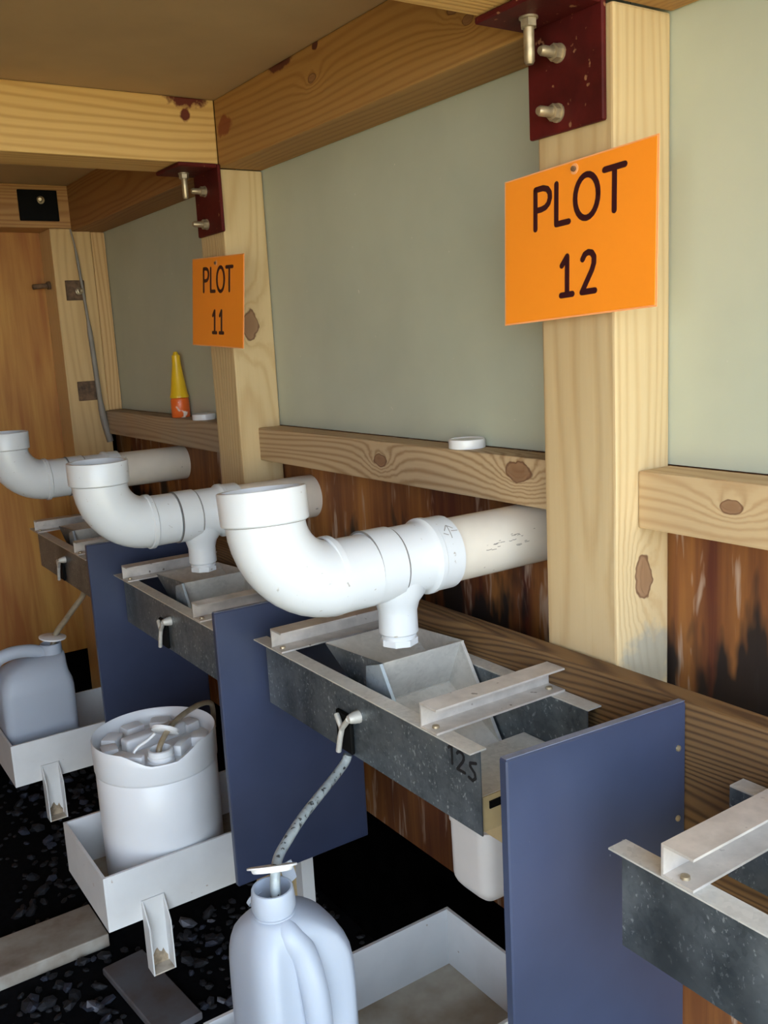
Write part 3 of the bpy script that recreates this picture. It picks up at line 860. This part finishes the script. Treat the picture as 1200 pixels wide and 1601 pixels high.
# ------------------------------------------------------------------ milky jug in the foreground tray
jc = Vector((0.535, 1.116, 0)); zj = -1.173
t = thing('milky_jug', (jc.x, jc.y, zj), 'milky plastic jug with open neck and side handle in the foreground tray', 'jug')
nk = Vector((0.508, 1.104, 0))
hdir = Vector((0.04, -1.0, 0)).normalized()
hang = math.atan2(hdir.y, hdir.x)
n = 72
rings = []
zs = [-1.173, -1.170, -1.160, -1.140, -1.10, -1.06, -1.02, -0.99, -0.97, -0.95, -0.93, -0.91, -0.89, -0.87, -0.855, -0.84, -0.828, -0.816, -0.806, -0.798]
hws = [0.068, 0.074, 0.079, 0.081, 0.081, 0.081, 0.081, 0.081, 0.081, 0.081, 0.081, 0.0805, 0.080, 0.078, 0.0745, 0.069, 0.061, 0.051, 0.040, 0.032]
for z, hw in zip(zs, hws):
    ring = []
    f = max(0.0, min(1.0, (hw - 0.032) / 0.05))
    c = nk.lerp(jc, f)
    e = 2 / (2.0 + 1.7 * f)
    for k in range(n):
        a = 2 * PI * k / n
        ca, sa = math.cos(a), math.sin(a)
        x = math.copysign(abs(ca) ** e, ca) * hw; y = math.copysign(abs(sa) ** e, sa) * hw
        d = abs((a - hang + PI) % (2 * PI) - PI)
        # hollow beside the handle
        zk = max(0.0, min(1.0, (z + 1.02) / 0.05)) * max(0.0, min(1.0, (-0.812 - z) / 0.03))
        s = 1 - 0.24 * zk * max(0.0, 1 - (d / 0.62) ** 2)
        ring.append((c.x + x * s, c.y + y * s, z))
    rings.append(ring)
MB().loft(rings).build('jug_body', M_JUG, t, smooth=70)
MB().lathe((nk.x, nk.y, -0.802), (0, 0, 1), [(0, 0.031), (0.006, 0.031), (0.007, 0.029), (0.012, 0.029), (0.013, 0.0315), (0.020, 0.0318), (0.040, 0.0300), (0.042, 0.029), (0.042, 0.0262), (0.010, 0.0262), (0.008, 0.0)],
           40, False, False).build('neck', M_JUG, t, smooth=40)
h = [nk + hdir * 0.018 + Vector((0, 0, -0.808)), nk + hdir * 0.036 + Vector((0.004, 0, -0.822)), jc + hdir * 0.056 + Vector((-0.010, 0, -0.850)), jc + hdir * 0.068 + Vector((-0.004, 0, -0.900)),
     jc + hdir * 0.070 + Vector((0, 0, -0.96)), jc + hdir * 0.068 + Vector((0, 0, -1.01)), jc + hdir * 0.058 + Vector((0, 0, -1.045))]
hpth = smoothpath(h, 7)
MB().tube(hpth, [0.016 + 0.004 * math.sin(PI * i / (len(hpth) - 1)) for i in range(len(hpth))], 18).build('handle', M_JUG, t, smooth=70)
MB().lathe((nk.x + 0.004, nk.y + 0.004, -0.7400), (0.18, 0.36, 0.75), [(0, 0.027), (0.001, 0.0285), (0.005, 0.030), (0.006, 0.036), (0.0085, 0.036), (0.009, 0.034)], 36).build('neck_cap', M_CAP, t, smooth=40)
MB().lathe((nk.x - 0.012, nk.y + 0.030, -0.790), (-0.2, 0.6, 0.4), [(0, 0.014), (0.006, 0.014)], 18).build('ring_tab', M_JUG, t, smooth=40)
MB().prism([(nk.x + 0.026, nk.y + 0.026, -0.750), (nk.x + 0.048, nk.y + 0.030, -0.750), (nk.x + 0.056, nk.y + 0.032, -0.782), (nk.x + 0.036, nk.y + 0.028, -0.788)], (0, 0.0015, 0)).build('cap_tab', M_JUG, t)
hp = smoothpath([(0.7285, 1.244, -0.677), (0.722, 1.245, -0.690), (0.693, 1.233, -0.702), (0.648, 1.205, -0.708), (0.600, 1.175, -0.7155), (0.560, 1.145, -0.722), (0.5285, 1.120, -0.730),
                 (0.514, 1.105, -0.750), (0.511, 1.100, -0.775), (0.511, 1.098, -0.79)], 8)
tag(MB().tube(hp, 0.0075, 12).build('drain_hose', M_HOSE, smooth=60), 'speckled clear hose from nearest gauge down into the milky jug', 'hose')

# ------------------------------------------------------------------ square jug at the far left
t = thing('square_jug', (0.555, 2.748, -1.173), 'pale square jug with moulded handle at left edge, in the far tray', 'jug')
X0, X1, Y0, Y1 = 0.456, 0.660, 2.670, 2.826
cx, cy, hx, hy = (X0 + X1) / 2, (Y0 + Y1) / 2, (X1 - X0) / 2, (Y1 - Y0) / 2
rings = []
for z, ins, sh in ((-1.173, 0.012, 0), (-1.168, 0.004, 0), (-1.15, 0.0, 0), (-0.955, 0.0, 0), (-0.935, 0.002, 0.0), (-0.912, 0.010, 0.0), (-0.890, 0.018, 0.006), (-0.876, 0.032, 0.020), (-0.866, 0.048, 0.036)):
    rings.append(rrect(cx + sh, cy, hx - ins * 0.9, hy - ins, 0.026 if ins < 0.03 else 0.02, z))
MB().loft(rings).build('jug_body', M_JUG, t, smooth=60)
MB().lathe((0.620, cy, -0.882), (0, 0, 1), [(0, 0.034), (0.012, 0.033), (0.014, 0.030), (0.046, 0.030), (0.047, 0.027), (0.020, 0.026), (0.018, 0)], 32, False, False).build('neck', M_JUG, t, smooth=45)
MB().lathe((0.626, cy - 0.004, -0.826), (0.12, -0.05, 1), [(0, 0.024), (0.004, 0.030), (0.005, 0.038), (0.009, 0.039), (0.010, 0.037)], 32).build('neck_cap', M_CAP, t, smooth=45)
hpth = smoothpath([(0.600, cy, -0.862), (0.560, cy, -0.846), (0.505, cy, -0.842), (0.462, cy, -0.858), (0.448, cy, -0.900), (0.455, cy, -0.960), (0.475, cy, -1.0)], 7)
MB().tube(hpth, 0.019, 16).build('handle', M_JUG, t, smooth=70)
hp = smoothpath([(0.748, 2.800, -0.690), (0.747, 2.795, -0.712), (0.735, 2.785, -0.729), (0.705, 2.780, -0.757), (0.674, 2.772, -0.786), (0.640, 2.756, -0.815), (0.622, 2.748, -0.86)], 8)
tag(MB().tube(hp, 0.0085, 12).build('drain_hose', M_HOSE_B, smooth=60), 'short brown hose running down into the pale square jug at left', 'hose')

# ------------------------------------------------------------------ things on the rails
def cap(x, y, label):
    t = thing('screw_cap', (x, y, -0.211), label, 'cap', None)
    b = MB(); n = 48
    rings = []
    for z, r in ((0, 0.0335), (0.001, 0.0345), (0.014, 0.0345), (0.0165, 0.033), (0.0170, 0.030), (0.0155, 0.029), (0.0155, 0.010)):
        rings.append([(x + (r - (0.0012 if (k % 2 and 0.0005 < z < 0.0145) else 0)) * math.cos(2 * PI * k / n), y + (r - (0.0012 if (k % 2 and 0.0005 < z < 0.0145) else 0)) * math.sin(2 * PI * k / n), -0.2108 + z) for k in range(n)])
    b.loft(rings); b.build('cap_shell', M_CAP, t, smooth=30)
    return t


cap(1.0835, 1.342, 'white screw cap lying on the knotty rail left of the foreground post')
cap(1.0835, 2.555, 'white screw cap on the far rail beside the yellow nozzle bottle')
t = thing('nozzle_bottle', (1.083, 2.730, -0.211), 'small orange bottle with long yellow nozzle, standing on the far rail', 'bottle')
MB().lathe((1.083, 2.730, -0.2108), (0, 0, 1), [(0, 0.026), (0.002, 0.028), (0.052, 0.028), (0.058, 0.026), (0.060, 0.020)], 32).build('bottle_body', M_TUBEORANGE, t, smooth=45)
MB().lathe((1.083, 2.730, -0.1510), (0, 0, 1), [(0, 0.0285), (0.004, 0.0290), (0.010, 0.0262), (0.10, 0.0135), (0.128, 0.0125), (0.129, 0.009), (0.138, 0.006), (0.139, 0.003)], 32).build('nozzle', M_YELLOW, t, smooth=45)

# ------------------------------------------------------------------ boards and gravel on the floor
t = MB().obox((0.14, 2.365, -1.533), (1, 0.01, 0), (-0.01, 1, 0), (0, 0, 1), 0.43, 0.085, 0.019).build('ground_board', M_GREYBOARD, bevel=0.004, seg=2)
tag(t, 'weathered grey plank lying on the gravel below the pail tray', 'board')
t = MB().obox((0.59, 2.03, -1.543), (1, 0.1, 0), (-0.1, 1, 0), (0, 0, 1), 0.055, 0.16, 0.010).build('flat_slab', plain('dark_grey_slab', (0.10, 0.10, 0.11), 0.8, var=0.3, scale=10, dark=(0.07, 0.05, 0.04)), bevel=0.003)
tag(t, 'dim grey slab lying flat on gravel beside the plank', 'slab')

rnd = random.Random(7)
protos = []
for q in range(7):
    bm = bmesh.new()
    bmesh.ops.create_icosphere(bm, subdivisions=1, radius=1.0)
    for v in bm.verts:
        v.co = Vector((v.co.x * (0.9 + rnd.random() * 0.5), v.co.y * (0.6 + rnd.random() * 0.4), v.co.z * (0.35 + rnd.random() * 0.35)))
    me = bpy.data.meshes.new('stone'); bm.to_mesh(me); bm.free()
    me.materials.append(M_STONE[(0, 0, 1, 1, 1, 2, 0)[q]])
    protos.append(me)


def free(x, y):
    if abs(y - 2.372) < 0.10 and x < 0.93: return False
    if abs(x - 0.59) < 0.08 and abs(y - 2.03) < 0.19: return False
    for yy in (0.98, 1.784, 2.6):
        if 0.92 < x < 1.0 and yy + 0.06 < y < yy + 0.14: return False
    return True


cnt = 0
while cnt < 290:
    y = 1.55 + 1.9 * rnd.random() ** 1.3
    lo, hi = 0.20 * y - 0.12, 0.20 * y + 0.42
    x = lo + (hi - lo) * rnd.random()
    if not free(x, y) or x > 1.05: continue
    q = rnd.choice((0, 0, 1, 2, 3, 4, 6, 5) if cnt % 2 else (0, 1, 6, 2, 3))
    o = bpy.data.objects.new('stone', protos[q])
    COL.objects.link(o)
    s = 0.010 + 0.014 * rnd.random() ** 1.5
    o.scale = (s, s, s)
    o.rotation_euler = (rnd.uniform(-0.6, 0.6), rnd.uniform(-0.6, 0.6), rnd.uniform(0, 6.28))
    o.parent = floor
    o.location = Vector((x, y, -1.552 + s * 0.35)) - WLOC[floor.name]
    cnt += 1
gb = MB()
ico = [(Vector(v.co)) for v in protos[0].vertices]
fcs = [tuple(p.vertices) for p in protos[0].polygons]
for k in range(2600):
    x, y = rnd.uniform(-0.6, 1.12), rnd.uniform(0.6, 3.5)
    if not free(x, y): continue
    s = rnd.uniform(0.006, 0.013); rot = Matrix.Rotation(rnd.uniform(0, 6.28), 3, 'Z') @ Matrix.Rotation(rnd.uniform(-0.7, 0.7), 3, 'X')
    gb.add([Vector((x, y, -1.551)) + rot @ v * s for v in ico], fcs)
tag(gb.build('gravel', M_STONE[0], floor), kind='stuff')

# members of the same family share a group
for nm, grp in (('timber_post', 'pine posts along the wall'), ('pine_rail', 'pine rails under the green sheets'), ('header_beam', 'header beams along the top of the wall'),
                ('ceiling_joist', 'ceiling joists'), ('steel_bracket', 'dark red steel brackets'), ('plot_sign', 'orange plot signs'), ('divider_panel', 'navy divider panels'),
                ('drain_hose', 'drain hoses'), ('screw_cap', 'white caps on the rails'), ('square_washer', 'rusty washers on the corner post')):
    for o in bpy.data.objects:
        if o.parent is None and o.name.split('.')[0] == nm: o['group'] = grp
